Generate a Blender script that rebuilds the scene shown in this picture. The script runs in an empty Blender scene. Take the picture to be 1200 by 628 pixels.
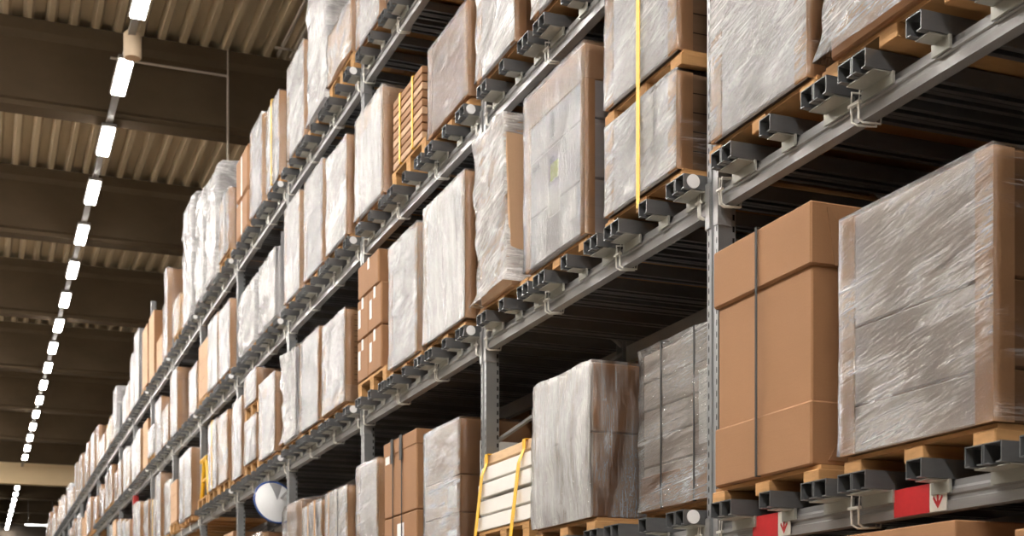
import bpy, bmesh, math, random
from mathutils import Vector, Matrix, noise

C = bpy.context.scene.collection
S = bpy.context.scene
PI = math.pi
EYE = 1.6                      # camera height above the floor
XF = 2.87                      # aisle-side face of the loads
XP = 2.935                     # aisle-side face of the rack posts
BAY = 2.8
Y0 = 5.095                     # centre of the post between first and second bay
LV = {-1: 0.66, 0: EYE + .50, 1: EYE + 1.935, 2: EYE + 3.303, 3: EYE + 4.674}   # underside of the beams
BEAM_H = .10
BAR_H = .063
TIER = {-1: 'bottom level', 0: 'arrow-sign level', 1: 'middle level', 2: 'second-highest level', 3: 'top level'}
ORD = ['first', 'second', 'third', 'fourth', 'fifth', 'sixth', 'seventh', 'eighth', 'ninth', 'tenth', 'eleventh',
       'twelfth', 'thirteenth', 'fourteenth', 'fifteenth', 'sixteenth', 'seventeenth', 'eighteenth', 'nineteenth',
       'twentieth', 'twenty-first', 'twenty-second', 'twenty-third', 'twenty-fourth']
SLOT = ['near slot', 'middle slot', 'far slot']
def bayname(n): return ORD[n + 1] + ' bay'

# ------------------------------------------------------------------ materials
def new_mat(name):
    m = bpy.data.materials.new(name); m.use_nodes = True
    nt = m.node_tree; nt.nodes.clear()
    out = nt.nodes.new('ShaderNodeOutputMaterial')
    return m, nt, out
def node(nt, t, **kw):
    n = nt.nodes.new(t)
    for k, v in kw.items():
        if hasattr(n, k): setattr(n, k, v)
        else: n.inputs[k].default_value = v
    return n
def coords(nt, scale=(1, 1, 1), rot=(0, 0, 0), rnd=True):
    tc = nt.nodes.new('ShaderNodeTexCoord')
    mp = nt.nodes.new('ShaderNodeMapping'); mp.inputs['Scale'].default_value = scale
    src = tc.outputs['Object']
    if rnd:
        oi = nt.nodes.new('ShaderNodeObjectInfo')
        mu = nt.nodes.new('ShaderNodeMath'); mu.operation = 'MULTIPLY'; mu.inputs[1].default_value = 37.0
        nt.links.new(oi.outputs['Random'], mu.inputs[0])
        ad = nt.nodes.new('ShaderNodeVectorMath'); ad.operation = 'ADD'
        nt.links.new(src, ad.inputs[0]); nt.links.new(mu.outputs[0], ad.inputs[1])
        src = ad.outputs[0]
    if rot != (0, 0, 0):
        m0 = nt.nodes.new('ShaderNodeMapping'); m0.inputs['Rotation'].default_value = rot
        nt.links.new(src, m0.inputs[0]); src = m0.outputs[0]
    nt.links.new(src, mp.inputs[0])
    return mp.outputs[0]
def noise_tex(nt, vec, scale=5, detail=3, rough=.5, dist=0):
    n = nt.nodes.new('ShaderNodeTexNoise'); n.inputs['Scale'].default_value = scale
    n.inputs['Detail'].default_value = detail; n.inputs['Roughness'].default_value = rough
    n.inputs['Distortion'].default_value = dist
    nt.links.new(vec, n.inputs['Vector']); return n.outputs['Fac']
def mth(nt, op, a, b=None, c=None, clamp=False):
    m = nt.nodes.new('ShaderNodeMath'); m.operation = op; m.use_clamp = clamp
    for i, v in enumerate((a, b, c)):
        if v is None: continue
        if isinstance(v, (int, float)): m.inputs[i].default_value = v
        else: nt.links.new(v, m.inputs[i])
    return m.outputs[0]
def mixcol(nt, fac, a, b):
    m = nt.nodes.new('ShaderNodeMix'); m.data_type = 'RGBA'
    for i, v in ((0, fac), (6, a), (7, b)):
        if isinstance(v, (int, float)): m.inputs[i].default_value = v
        elif isinstance(v, tuple): m.inputs[i].default_value = (*v, 1)
        else: nt.links.new(v, m.inputs[i])
    return m.outputs[2]
def bump(nt, h, strength=.3, dist=.01):
    b = nt.nodes.new('ShaderNodeBump'); b.inputs['Strength'].default_value = strength
    b.inputs['Distance'].default_value = dist
    nt.links.new(h, b.inputs['Height']); return b.outputs[0]
def principled(nt, out, col, rough=.6, metal=0., nrm=None, spec=.5):
    p = nt.nodes.new('ShaderNodeBsdfPrincipled')
    if isinstance(col, tuple): p.inputs['Base Color'].default_value = (*col, 1)
    else: nt.links.new(col, p.inputs['Base Color'])
    if isinstance(rough, (int, float)): p.inputs['Roughness'].default_value = rough
    else: nt.links.new(rough, p.inputs['Roughness'])
    p.inputs['Metallic'].default_value = metal
    p.inputs['Specular IOR Level'].default_value = spec
    if nrm is not None: nt.links.new(nrm, p.inputs['Normal'])
    if out is not None: nt.links.new(p.outputs[0], out.inputs[0])
    return p.outputs[0]

def simple(name, col, rough=.6, metal=0., var=.12, scale=(6, 6, 6), bmp=.1, spec=.5, rot=(0, 0, 0), detail=4):
    m, nt, out = new_mat(name)
    v = coords(nt, scale, rot)
    n = noise_tex(nt, v, 1, detail, .6)
    dark = tuple(c * (1 - var * 1.6) for c in col); lite = tuple(min(1, c * (1 + var)) for c in col)
    c = mixcol(nt, n, dark, lite)
    principled(nt, out, c, rough, metal, bump(nt, n, bmp, .01) if bmp else None, spec)
    return m

def kraft(name, col, flute_axis='z'):
    m, nt, out = new_mat(name)
    a = noise_tex(nt, coords(nt, (3, 3, 3)), 1, 3)
    b = noise_tex(nt, coords(nt, (14, 14, 500) if flute_axis == 'z' else (300, 300, 10)), 1, 2)
    f = noise_tex(nt, coords(nt, (160, 160, 160)), 1, 2)
    k = mth(nt, 'ADD', mth(nt, 'MULTIPLY', a, .5), mth(nt, 'ADD', mth(nt, 'MULTIPLY', b, .2), mth(nt, 'MULTIPLY', f, .3)))
    c = mixcol(nt, k, tuple(x * .78 for x in col), tuple(min(1, x * 1.2) for x in col))
    principled(nt, out, c, .72, 0, bump(nt, mth(nt, 'ADD', b, a), .12, .004), .25)
    return m

def slots_mat(name, col):
    # painted steel with two columns of punched slots
    m, nt, out = new_mat(name)
    tc = nt.nodes.new('ShaderNodeTexCoord'); sp = nt.nodes.new('ShaderNodeSeparateXYZ')
    nt.links.new(tc.outputs['Object'], sp.inputs[0])
    zz = mth(nt, 'PINGPONG', sp.outputs[2], .025)
    hz = mth(nt, 'LESS_THAN', zz, .0125)
    ya = mth(nt, 'ABSOLUTE', mth(nt, 'SUBTRACT', mth(nt, 'ABSOLUTE', sp.outputs[1]), .033))
    sl = mth(nt, 'ADD', ya, mth(nt, 'MULTIPLY', zz, .12))
    hy = mth(nt, 'LESS_THAN', sl, .0052)
    side = mth(nt, 'ABSOLUTE', mth(nt, 'SUBTRACT', sp.outputs[0], .075))
    hx = mth(nt, 'LESS_THAN', side, .005)
    hole = mth(nt, 'MULTIPLY', hz, mth(nt, 'MAXIMUM', hy, hx))
    n = noise_tex(nt, coords(nt, (5, 5, 3)), 1, 5)
    c = mixcol(nt, n, tuple(x * .8 for x in col), tuple(x * 1.15 for x in col))
    c = mixcol(nt, hole, c, (.012, .012, .013))
    principled(nt, out, c, .38, .55, None)
    return m

def film(name, tilt=.25, stretch=(5, 75), base=.4, milky=(.84, .825, .815), rid=.5, bs=.5, axis='x', rough=.17, blotch=1.2, cre=1.0):
    # stretch film: clear glossy sheet with pull lines and creases; lamp glare and glints painted milky white
    m, nt, out = new_mat(name)
    a, b = stretch
    def V(sa, sb, t): return coords(nt, (sa, sa, sb) if axis == 'x' else (sb, sb, sa), (t, 0, 0))
    def ridge(n, k, p):
        r = mth(nt, 'SUBTRACT', 1, mth(nt, 'MULTIPLY', mth(nt, 'ABSOLUTE', mth(nt, 'SUBTRACT', n, .5)), k), clamp=True)
        return mth(nt, 'POWER', r, p)
    n1 = noise_tex(nt, V(a, b, tilt), 1, 3, .6, .3)
    fine = mth(nt, 'MULTIPLY', mth(nt, 'SUBTRACT', n1, .5), 1.6)
    n2 = noise_tex(nt, V(a * .28, b * .035, tilt * 1.3), 1, 3, .55, .5)
    patch = mth(nt, 'MULTIPLY', mth(nt, 'SUBTRACT', n2, .5), blotch * 1.6)
    n3 = noise_tex(nt, V(.5, b * .22, tilt * .5), 1, 2, .5, 0)
    crease = mth(nt, 'MULTIPLY', ridge(n3, 30, 1.5), mth(nt, 'MULTIPLY', mth(nt, 'SUBTRACT', n2, .42), 5 * cre, clamp=True))
    n4 = noise_tex(nt, V(a * 1.6, b * .5, tilt * 1.2 + .15), 1, 2, .6, 1.0)
    glint = mth(nt, 'MULTIPLY', ridge(n4, 16, 2), mth(nt, 'MULTIPLY', mth(nt, 'SUBTRACT', n2, .47), 5, clamp=True))
    white = mth(nt, 'MAXIMUM', mth(nt, 'MULTIPLY', crease, .8), mth(nt, 'MULTIPLY', glint, .8))
    fac = mth(nt, 'ADD', mth(nt, 'ADD', mth(nt, 'MULTIPLY', fine, rid * .7), mth(nt, 'MULTIPLY', white, rid)), mth(nt, 'ADD', patch, base), clamp=True)
    h = mth(nt, 'ADD', mth(nt, 'ADD', mth(nt, 'MULTIPLY', white, .6), mth(nt, 'MULTIPLY', n4, .5)), mth(nt, 'MULTIPLY', n1, .6))
    nr = bump(nt, h, bs, .014)
    p = principled(nt, None, milky, rough, 0, nr, .8)
    tr = nt.nodes.new('ShaderNodeBsdfTransparent'); tr.inputs[0].default_value = (.94, .94, .94, 1)
    gl = nt.nodes.new('ShaderNodeBsdfGlossy'); gl.inputs['Roughness'].default_value = .16
    nt.links.new(nr, gl.inputs['Normal'])
    lw = nt.nodes.new('ShaderNodeFresnel'); lw.inputs[0].default_value = 1.5; nt.links.new(nr, lw.inputs['Normal'])
    m1 = nt.nodes.new('ShaderNodeMixShader'); nt.links.new(lw.outputs[0], m1.inputs[0])
    nt.links.new(tr.outputs[0], m1.inputs[1]); nt.links.new(gl.outputs[0], m1.inputs[2])
    m2 = nt.nodes.new('ShaderNodeMixShader'); nt.links.new(fac, m2.inputs[0])
    nt.links.new(m1.outputs[0], m2.inputs[1]); nt.links.new(p, m2.inputs[2])
    nt.links.new(m2.outputs[0], out.inputs[0])
    return m

def slatted(name, col, pitch=.10, gap=.006, dark=(.05, .03, .02)):
    m, nt, out = new_mat(name)
    tc = nt.nodes.new('ShaderNodeTexCoord'); sp = nt.nodes.new('ShaderNodeSeparateXYZ')
    nt.links.new(tc.outputs['Object'], sp.inputs[0])
    fr = mth(nt, 'MODULO', sp.outputs[2], pitch)
    ln = mth(nt, 'LESS_THAN', fr, gap)
    n = noise_tex(nt, coords(nt, (2, 2, 40)), 1, 4)
    c = mixcol(nt, n, tuple(x * .75 for x in col), tuple(x * 1.2 for x in col))
    c = mixcol(nt, ln, c, dark)
    principled(nt, out, c, .7, 0, bump(nt, mth(nt, 'SUBTRACT', 1, ln), .6, .006), .25)
    return m

def emit(name, col, s):
    m, nt, out = new_mat(name)
    e = nt.nodes.new('ShaderNodeEmission'); e.inputs[0].default_value = (*col, 1); e.inputs[1].default_value = s
    nt.links.new(e.outputs[0], out.inputs[0]); return m

M = {}
M['kraft'] = kraft('kraft_board', (.33, .172, .084))
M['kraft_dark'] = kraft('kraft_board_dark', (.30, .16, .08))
M['kraft_pale'] = kraft('kraft_board_pale', (.54, .345, .21))
M['corner'] = kraft('corner_board', (.54, .32, .17), 'x')
M['white_card'] = simple('white_carton', (.54, .525, .54), .55, var=.05, scale=(3, 3, 3), bmp=.03)
M['grey_card'] = simple('grey_carton', (.50, .495, .515), .55, var=.10, scale=(3, 3, 5), bmp=.03)
M['taupe_card'] = simple('taupe_carton', (.52, .44, .38), .55, var=.12, scale=(2, 2, 6), bmp=.05)
M['paper'] = simple('paper', (.82, .81, .78), .6, var=.03, scale=(3, 3, 3), bmp=.02)
M['paper_grey'] = simple('grey_paper', (.28, .28, .29), .6, var=.05, bmp=.02)
M['yellow_paper'] = simple('yellow_green_paper', (.62, .75, .05), .6, var=.04, bmp=.02)
M['slat'] = slatted('slatted_crate', (.36, .225, .135), .085, .005)
M['board_layers'] = slatted('board_layers', (.50, .30, .15), .045, .004)
M['wood'] = simple('pallet_wood', (.50, .275, .115), .75, var=.28, scale=(3, 9, 40), bmp=.25, spec=.2)
M['wood_orange'] = simple('orange_pallet_wood', (.52, .29, .115), .75, var=.28, scale=(3, 9, 40), bmp=.25, spec=.2)
M['wood_pale'] = simple('pale_board_wood', (.72, .50, .30), .7, var=.15, scale=(3, 9, 40), bmp=.15, spec=.2)
M['white_board'] = simple('white_board', (.80, .77, .72), .5, var=.05, scale=(2, 4, 8), bmp=.05)
M['steel'] = simple('grey_beam_steel', (.33, .33, .33), .34, .3, var=.22, scale=(2.5, 2.0, 30), bmp=.06)
M['steel_rear'] = simple('grey_rear_steel', (.30, .295, .29), .5, .3, var=.2, scale=(3, 3, 20), bmp=.05)
M['galv'] = simple('galvanised_steel', (.14, .145, .15), .35, .4, var=.18, scale=(9, 30, 30), bmp=.06)
M['plate'] = simple('galvanised_plate', (.38, .38, .34), .42, .3, var=.15, scale=(20, 12, 20), bmp=.05)
M['post'] = slots_mat('perforated_post', (.29, .30, .305))
M['post_red'] = simple('red_post_paint', (.55, .035, .03), .45, 0, var=.1, bmp=.03)
M['tie'] = simple('white_plastic_tie', (.78, .77, .72), .4, 0, var=.05, bmp=0)
M['white_plastic'] = simple('white_plastic', (.85, .86, .87), .25, 0, var=.03, bmp=0)
M['yellow'] = simple('yellow_strap', (.85, .48, .015), .5, 0, var=.08, scale=(30, 30, 8), bmp=.1)
M['black'] = simple('black_strap', (.015, .015, .014), .6, 0, var=.1, bmp=0)
M['blue'] = simple('blue_rim', (.02, .07, .28), .35, 0, var=.1, bmp=0)
M['orange'] = simple('orange_plastic', (.75, .30, .02), .4, 0, var=.1, bmp=0)
M['red'] = simple('red_sticker', (.56, .03, .035), .4, 0, var=.12, scale=(30, 30, 30), bmp=.05)
M['sticker_white'] = simple('white_sticker', (.74, .72, .66), .45, 0, var=.05, bmp=.02)
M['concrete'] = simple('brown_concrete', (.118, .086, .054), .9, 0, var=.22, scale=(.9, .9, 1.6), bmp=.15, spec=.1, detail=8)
M['lintel'] = simple('cream_panel', (.80, .62, .38), .8, 0, var=.1, scale=(.6, 1, 1), bmp=.05, spec=.1)
M['deck'] = simple('roof_sheet', (.50, .40, .26), .6, .0, var=.15, scale=(.8, .25, .8), bmp=.03, spec=.25)
M['floor'] = simple('floor_concrete', (.27, .24, .20), .55, 0, var=.12, scale=(.7, .7, .7), bmp=.05)
M['wall'] = simple('wall_panel', (.12, .095, .07), .8, 0, var=.12, scale=(.5, .5, .5), bmp=.05)
M['trunk'] = simple('light_trunking', (.22, .20, .18), .5, .2, var=.06, bmp=0)
M['conduit'] = simple('conduit_grey', (.55, .48, .40), .5, .1, var=.06, bmp=0)
M['speaker'] = simple('beige_speaker', (.66, .52, .36), .5, 0, var=.05, bmp=0)
M['lamp'] = emit('lamp_diffuser', (1.0, .955, .90), 40.0)
M['lamp_fill'] = emit('fill_row_diffuser', (1.0, .955, .90), 270.0)  # brighter than the visible row; for the added fill lights
M['lamp_far'] = emit('end_lamp_diffuser', (1.0, .97, .93), 8.0)
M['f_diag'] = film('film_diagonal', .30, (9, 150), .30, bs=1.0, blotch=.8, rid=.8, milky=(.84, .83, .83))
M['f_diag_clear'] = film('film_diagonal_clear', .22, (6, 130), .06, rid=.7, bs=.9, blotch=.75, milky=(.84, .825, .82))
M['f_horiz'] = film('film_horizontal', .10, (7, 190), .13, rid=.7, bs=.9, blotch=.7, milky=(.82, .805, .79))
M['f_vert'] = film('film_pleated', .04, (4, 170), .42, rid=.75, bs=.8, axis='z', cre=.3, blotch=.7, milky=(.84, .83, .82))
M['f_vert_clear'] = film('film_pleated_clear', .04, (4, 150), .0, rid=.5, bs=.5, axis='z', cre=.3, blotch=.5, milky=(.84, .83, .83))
M['f_dense_glare'] = film('film_dense_glare', .45, (9, 110), .42, milky=(.88, .87, .865), rid=.95, bs=1.3, blotch=1.0)
M['f_side'] = film('film_side_less_glare', .12, (5, 140), -.12, rid=.32, bs=.2, blotch=.4)  # side film carries less painted glare than the front films
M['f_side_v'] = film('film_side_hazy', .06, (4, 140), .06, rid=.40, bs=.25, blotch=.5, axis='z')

# ------------------------------------------------------------------ mesh helpers
def tag(o, label=None, cat=None, group=None, kind=None):
    if label: o['label'] = label
    if cat: o['category'] = cat
    if group: o['group'] = group
    if kind: o['kind'] = kind
    return o
def empty(name, loc, label, cat, group=None):
    o = bpy.data.objects.new(name, None); C.objects.link(o); o.location = loc
    o.empty_display_size = .1
    return tag(o, label, cat, group)
def link(name, bm, mats, parent=None, loc=None, smooth=False):
    me = bpy.data.meshes.new(name)
    bmesh.ops.recalc_face_normals(bm, faces=bm.faces)
    if smooth:
        for f in bm.faces: f.smooth = True
    bm.to_mesh(me); bm.free()
    if not isinstance(mats, (list, tuple)): mats = [mats]
    for m in mats: me.materials.append(M[m] if isinstance(m, str) else m)
    o = bpy.data.objects.new(name, me); C.objects.link(o)
    if parent is not None: o.parent = parent
    if loc is not None: o.location = loc
    return o
def box(bm, x0, x1, y0, y1, z0, z1, mi=0, bev=0.):
    vs = [bm.verts.new(p) for p in ((x0, y0, z0), (x1, y0, z0), (x1, y1, z0), (x0, y1, z0),
                                   (x0, y0, z1), (x1, y0, z1), (x1, y1, z1), (x0, y1, z1))]
    fs = [bm.faces.new([vs[i] for i in q]) for q in ((0, 3, 2, 1), (4, 5, 6, 7), (0, 1, 5, 4), (1, 2, 6, 5), (2, 3, 7, 6), (3, 0, 4, 7))]
    for f in fs: f.material_index = mi
    if bev > 0:
        es = list({e for f in fs for e in f.edges})
        bmesh.ops.bevel(bm, geom=es, offset=bev, segments=1, affect='EDGES', profile=.5)
    return vs
def BX(*a, **k):
    bm = bmesh.new(); box(bm, *a, **k); return bm
def prism_y(bm, prof, y0, y1, mi=0):
    a = [bm.verts.new((x, y0, z)) for x, z in prof]; b = [bm.verts.new((x, y1, z)) for x, z in prof]
    n = len(prof)
    for i in range(n):
        f = bm.faces.new((a[i], a[(i + 1) % n], b[(i + 1) % n], b[i])); f.material_index = mi
    bm.faces.new(a); bm.faces.new(list(reversed(b)))
def prism_x(bm, prof, x0, x1):
    a = [bm.verts.new((x0, y, z)) for y, z in prof]; b = [bm.verts.new((x1, y, z)) for y, z in prof]
    n = len(prof)
    for i in range(n): bm.faces.new((a[i], a[(i + 1) % n], b[(i + 1) % n], b[i]))
    bm.faces.new(a); bm.faces.new(list(reversed(b)))
def prism_z(bm, prof, z0, z1, mi=0):
    a = [bm.verts.new((x, y, z0)) for x, y in prof]; b = [bm.verts.new((x, y, z1)) for x, y in prof]
    n = len(prof)
    for i in range(n):
        f = bm.faces.new((a[i], a[(i + 1) % n], b[(i + 1) % n], b[i])); f.material_index = mi
    f = bm.faces.new(a); f.material_index = mi
    f = bm.faces.new(list(reversed(b))); f.material_index = mi
def tube(bm, pts, r, seg=6, closed=False):
    pts = [Vector(p) for p in pts]; n = len(pts); rings = []
    for i, p in enumerate(pts):
        if closed: d = pts[(i + 1) % n] - pts[i - 1]
        else: d = pts[min(i + 1, n - 1)] - pts[max(i - 1, 0)]
        d.normalize()
        up = Vector((0, 0, 1)) if abs(d.z) < .9 else Vector((1, 0, 0))
        u = d.cross(up).normalized(); v = d.cross(u)
        rings.append([bm.verts.new(p + r * (math.cos(2 * PI * k / seg) * u + math.sin(2 * PI * k / seg) * v)) for k in range(seg)])
    for i in range(n if closed else n - 1):
        a, b = rings[i], rings[(i + 1) % n]
        for k in range(seg): bm.faces.new((a[k], a[(k + 1) % seg], b[(k + 1) % seg], b[k]))
    if not closed:
        bm.faces.new(rings[0]); bm.faces.new(list(reversed(rings[-1])))
def band_loop(bm, xs, ys, zs, w, t, axis):
    """flat strap loop around a box; axis 'y' = loop in the x-z plane at ys, 'x' = loop in y-z plane at xs, 'z' = loop level at zs"""
    if axis == 'y':
        (x0, x1), y, (z0, z1) = xs, ys, zs
        for b in ((x0 - t, x0, y, y + w, z0 - t, z1 + t), (x1, x1 + t, y, y + w, z0 - t, z1 + t),
                  (x0 - t, x1 + t, y, y + w, z1, z1 + t), (x0 - t, x1 + t, y, y + w, z0 - t, z0)): box(bm, *b)
    elif axis == 'z':
        (x0, x1), (y0, y1), z = xs, ys, zs
        for b in ((x0 - t, x0, y0, y1, z, z + w), (x1, x1 + t, y0, y1, z, z + w),
                  (x0 - t, x1 + t, y0 - t, y0, z, z + w), (x0 - t, x1 + t, y1, y1 + t, z, z + w)): box(bm, *b)
def shell(w, d, h, amp=.008, fine=True, seed=0, off=.007, drop=-.002, flare=.0, lean=(0, 0), round_top=0., bulge=0., pinch=0., step=None):
    """film skin round a box of depth w (x), width d (y), height h: grid with wrinkles; 0 = front, 1 = sides, 2 = top"""
    bm = bmesh.new()
    st = step or (.035 if fine else .12)
    nx, ny, nz = max(3, int(w / st)), max(3, int(d / st)), max(4, int(h / st))
    if not fine: nx, ny, nz = min(nx, 8), min(ny, 8), min(nz, 12)
    x0, x1, y0, y1, z0, z1 = -off, w + off, -off, d + off, -drop, h + off
    cache = {}
    def V(i, j, k):
        key = (i, j, k)
        if key in cache: return cache[key]
        x = x0 + (x1 - x0) * i / nx; y = y0 + (y1 - y0) * j / ny; z = z0 + (z1 - z0) * k / nz
        p = Vector((x, y, z))
        q = Vector((x * 2 + seed * 7.3, y * 2 + seed, z * 5 + y * 2))
        a = noise.noise(q) + .5 * noise.noise(q * 2.7)
        t = (z - z0) / (z1 - z0)
        nxv = -1 if i == 0 else (1 if i == nx else 0); nyv = -1 if j == 0 else (1 if j == ny else 0); nzv = 1 if k == nz else 0
        amt = amp * max(0, a + .25)
        fl = flare * max(0, 1 - t / .08)
        bl = bulge * math.sin(PI * min(1, max(0, t))) 
        corner = (nxv != 0 and nyv != 0)
        p.x += nxv * (amt + fl + bl * (0.5 if corner else 1)); p.y += nyv * (amt + fl + bl * (0.5 if corner else 1)); p.z += nzv * amt
        if round_top > 0 and z > z1 - round_top:
            s = (z - (z1 - round_top)) / round_top
            kf = 1 - math.sqrt(max(0, 1 - .92 * s * s))
            p.x += (w * .5 - p.x) * kf * .55; p.y += (d * .5 - p.y) * kf * .8
            if nzv: 
                rr = math.hypot((i / nx - .5) * 2, (j / ny - .5) * 2)
                p.z += .03 * (1 - rr)
        if pinch:
            p.y += (d * .5 - p.y) * pinch * math.sin(PI * t)
        p.x += lean[0] * t; p.y += lean[1] * t
        v = bm.verts.new(p); cache[key] = v; return v
    def F(a, b, c, d_, mi):
        f = bm.faces.new((a, b, c, d_)); f.material_index = mi; f.smooth = True
    for j in range(ny):
        for k in range(nz):
            F(V(0, j, k), V(0, j, k + 1), V(0, j + 1, k + 1), V(0, j + 1, k), 0)
            F(V(nx, j, k), V(nx, j + 1, k), V(nx, j + 1, k + 1), V(nx, j, k + 1), 0)
    for i in range(nx):
        for k in range(nz):
            F(V(i, 0, k), V(i + 1, 0, k), V(i + 1, 0, k + 1), V(i, 0, k + 1), 1)
            F(V(i, ny, k), V(i, ny, k + 1), V(i + 1, ny, k + 1), V(i + 1, ny, k), 1)
    for i in range(nx):
        for j in range(ny):
            F(V(i, j, nz), V(i + 1, j, nz), V(i + 1, j + 1, nz), V(i, j + 1, nz), 2)
    return bm
def corner_bm(w, d, h, sx, sy, leg=.065, t=.006):
    bm = bmesh.new()
    x = 0 if sx < 0 else w; y = 0 if sy < 0 else d
    ix = 1 if sx < 0 else -1; iy = 1 if sy < 0 else -1
    X = sorted((x - ix * t, x + ix * leg)); 
    box(bm, X[0], X[1], *sorted((y - iy * t, y)), 0, h)
    Yv = sorted((y, y + iy * leg))
    box(bm, *sorted((x - ix * t, x)), Yv[0], Yv[1], 0, h)
    return bm
def copy_tree(o, parent=None):
    c = o.copy(); C.objects.link(c)
    if parent is not None: c.parent = parent
    for ch in o.children: copy_tree(ch, c)
    return c

# ------------------------------------------------------------------ the building
ZC = EYE + 9.37
fl = link('floor', BX(-4.2, 9.2, -12.2, 86.2, -.2, 0), 'floor'); tag(fl, kind='structure')
tag(link('wall_left', BX(-4.2, -4.0, -12, 86, 0, ZC + .5), 'wall'), kind='structure')
tag(link('wall_right', BX(9.0, 9.2, -12, 86, 0, ZC + .5), 'wall'), kind='structure')
tag(link('wall_back', BX(-4.2, 9.2, -12.2, -12, 0, ZC + .5), 'wall'), kind='structure')
tag(link('wall_front', BX(-4.2, 9.2, 86, 86.2, 0, ZC + .5), 'wall'), kind='structure')
# trapezoid roof sheet: ribs run down the aisle
bm = bmesh.new()
x = -4.2; P_ = .315; prof = []
while x < 9.2:
    prof += [(x, ZC + .14), (x + .17, ZC + .14), (x + .215, ZC + .012), (x + .265, ZC + .012), (x + P_, ZC + .14)]
    x += P_
pts = []
for p in prof:
    if not pts or (abs(pts[-1][0] - p[0]) > 1e-5 or abs(pts[-1][1] - p[1]) > 1e-5): pts.append(p)
a = [bm.verts.new((x, -12, z)) for x, z in pts]; b = [bm.verts.new((x, 86, z)) for x, z in pts]
for i in range(len(pts) - 1): bm.faces.new((a[i], a[i + 1], b[i + 1], b[i]))
ce = link('ceiling', bm, 'deck'); tag(ce, kind='structure')
md = ce.modifiers.new('thickness', 'SOLIDIFY'); md.thickness = .02; md.offset = 1
# concrete roof girders with top and bottom flanges
GZ0, GZ1 = EYE + 8.10, ZC
def girder(y):
    bm = bmesh.new()
    prof = [(y - .02, GZ0), (y + .34, GZ0), (y + .34, GZ0 + .07), (y + .27, GZ0 + .14), (y + .27, GZ1 - .26), (y + .36, GZ1 - .18),
            (y + .36, GZ1), (y - .04, GZ1), (y - .04, GZ1 - .18), (y + .05, GZ1 - .26), (y + .05, GZ0 + .14), (y - .02, GZ0 + .07)]
    prism_x(bm, prof, -4.0, 9.0); return bm
gy = [21.0 + 6.25 * k for k in range(-5, 11)]
GN = {0: 'nearest visible, first across the top of the photo', 1: 'second visible across the aisle', 2: 'third visible across the aisle',
      3: 'fourth visible across the aisle', 4: 'fifth visible across the aisle', 5: 'sixth visible across the aisle'}
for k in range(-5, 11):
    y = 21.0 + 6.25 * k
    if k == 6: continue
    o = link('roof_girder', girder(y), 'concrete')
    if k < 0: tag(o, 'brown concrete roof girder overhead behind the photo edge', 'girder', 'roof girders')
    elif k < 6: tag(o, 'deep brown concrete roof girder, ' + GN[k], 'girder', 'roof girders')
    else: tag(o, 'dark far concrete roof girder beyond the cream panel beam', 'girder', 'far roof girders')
bm = BX(-4.0, 9.0, 59.0, 59.5, EYE + 7.37, EYE + 8.22)
for xx in (-2.2, .4, 3.0, 5.6): box(bm, xx, xx + .02, 58.99, 59.0, EYE + 7.37, EYE + 8.22)
tag(link('panel_beam', bm, 'lintel'), 'cream lit panel beam crossing the aisle between the far lights', 'beam')
bm = BX(-4.0, 9.0, 59.1, 59.4, EYE + 8.22, ZC)
tag(link('trim_1', bm, 'concrete'), kind='structure')
# conduit and rods on the ceiling
bm = bmesh.new()
tube(bm, [(3.62, 20.9, EYE + 8.95), (3.62, 20.9, ZC + .01)], .012)
tube(bm, [(1.9, 20.9, EYE + 8.95), (3.62, 20.9, EYE + 8.95)], .018)
tube(bm, [(3.62, 20.9, EYE + 8.95), (3.62, 20.9, EYE + 7.2)], .018)
tag(link('conduit_pipe', bm, 'conduit'), 'thin grey conduit pipe dropping in front of nearest roof girder', 'pipe')
for i, (px, y0_, y1_) in enumerate(((4.35, 14.9, 20.7), (4.55, 14.9, 20.7), (4.75, 21.5, 27.0))):
    bm = bmesh.new(); tube(bm, [(px, y0_, ZC - .06), (px, y1_, ZC - .06)], .03)
    for yy in (y1_ - .35,): box(bm, px - .12, px + .12, yy, yy + .03, ZC - .12, ZC - .09)
    tag(link('ceiling_pipe', bm, 'conduit'), ['thin pipe under the roof sheet, left of nearest pair', 'thin pipe under the roof sheet, right of nearest pair', 'thin pipe under second roof sheet section beyond the girder'][i], 'pipe', 'pipes under the roof sheet')

# ------------------------------------------------------------------ lamps
LX, LZ, LP = 1.905, EYE + 8.0, 2.44
bm = BX(LX - .045, LX + .045, -11.8, 85, LZ + .062, LZ + .12)
tag(link('light_trunking', bm, 'trunk'), 'long grey trunking rail that carries the row of ceiling lights', 'rail')
hb = bmesh.new(); box(hb, -.11, .11, -.63, .63, .012, .06, bev=.008)
db = bmesh.new(); box(db, -.085, .085, -.56, .56, -.018, .011, bev=.006)
lamp0 = empty('ceiling_light', (LX, 0, LZ), 'x', 'light', 'aisle strip lights')
link('housing', hb, 'trunk', lamp0); link('diffuser', db, 'lamp', lamp0)
ys = [19.28 + LP * k for k in range(-12, 28)]
vis = 0
for i, y in enumerate(ys):
    if abs(y - 59.2) < .9: continue
    o = lamp0 if i == 0 else copy_tree(lamp0)
    o.location = (LX, y, LZ)
    if y > 16:
        vis += 1
        o['label'] = ('lit white strip light, %s from the top of the light row' % ORD[vis - 1]) if vis <= 24 else 'tiny lit strip light at the far low end of the row'
    else: o['label'] = 'lit strip light over the aisle above the top of the photo'
bm = BX(-2.6 - .045, -2.6 + .045, -11.8, 60, LZ + .062, LZ + .12)
tag(link('light_trunking', bm, 'trunk'), 'added trunking rail of the fill lights, left of the photo edge')
bpy.data.objects['light_trunking.001']['category'] = 'rail'
LMESH = None
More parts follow.
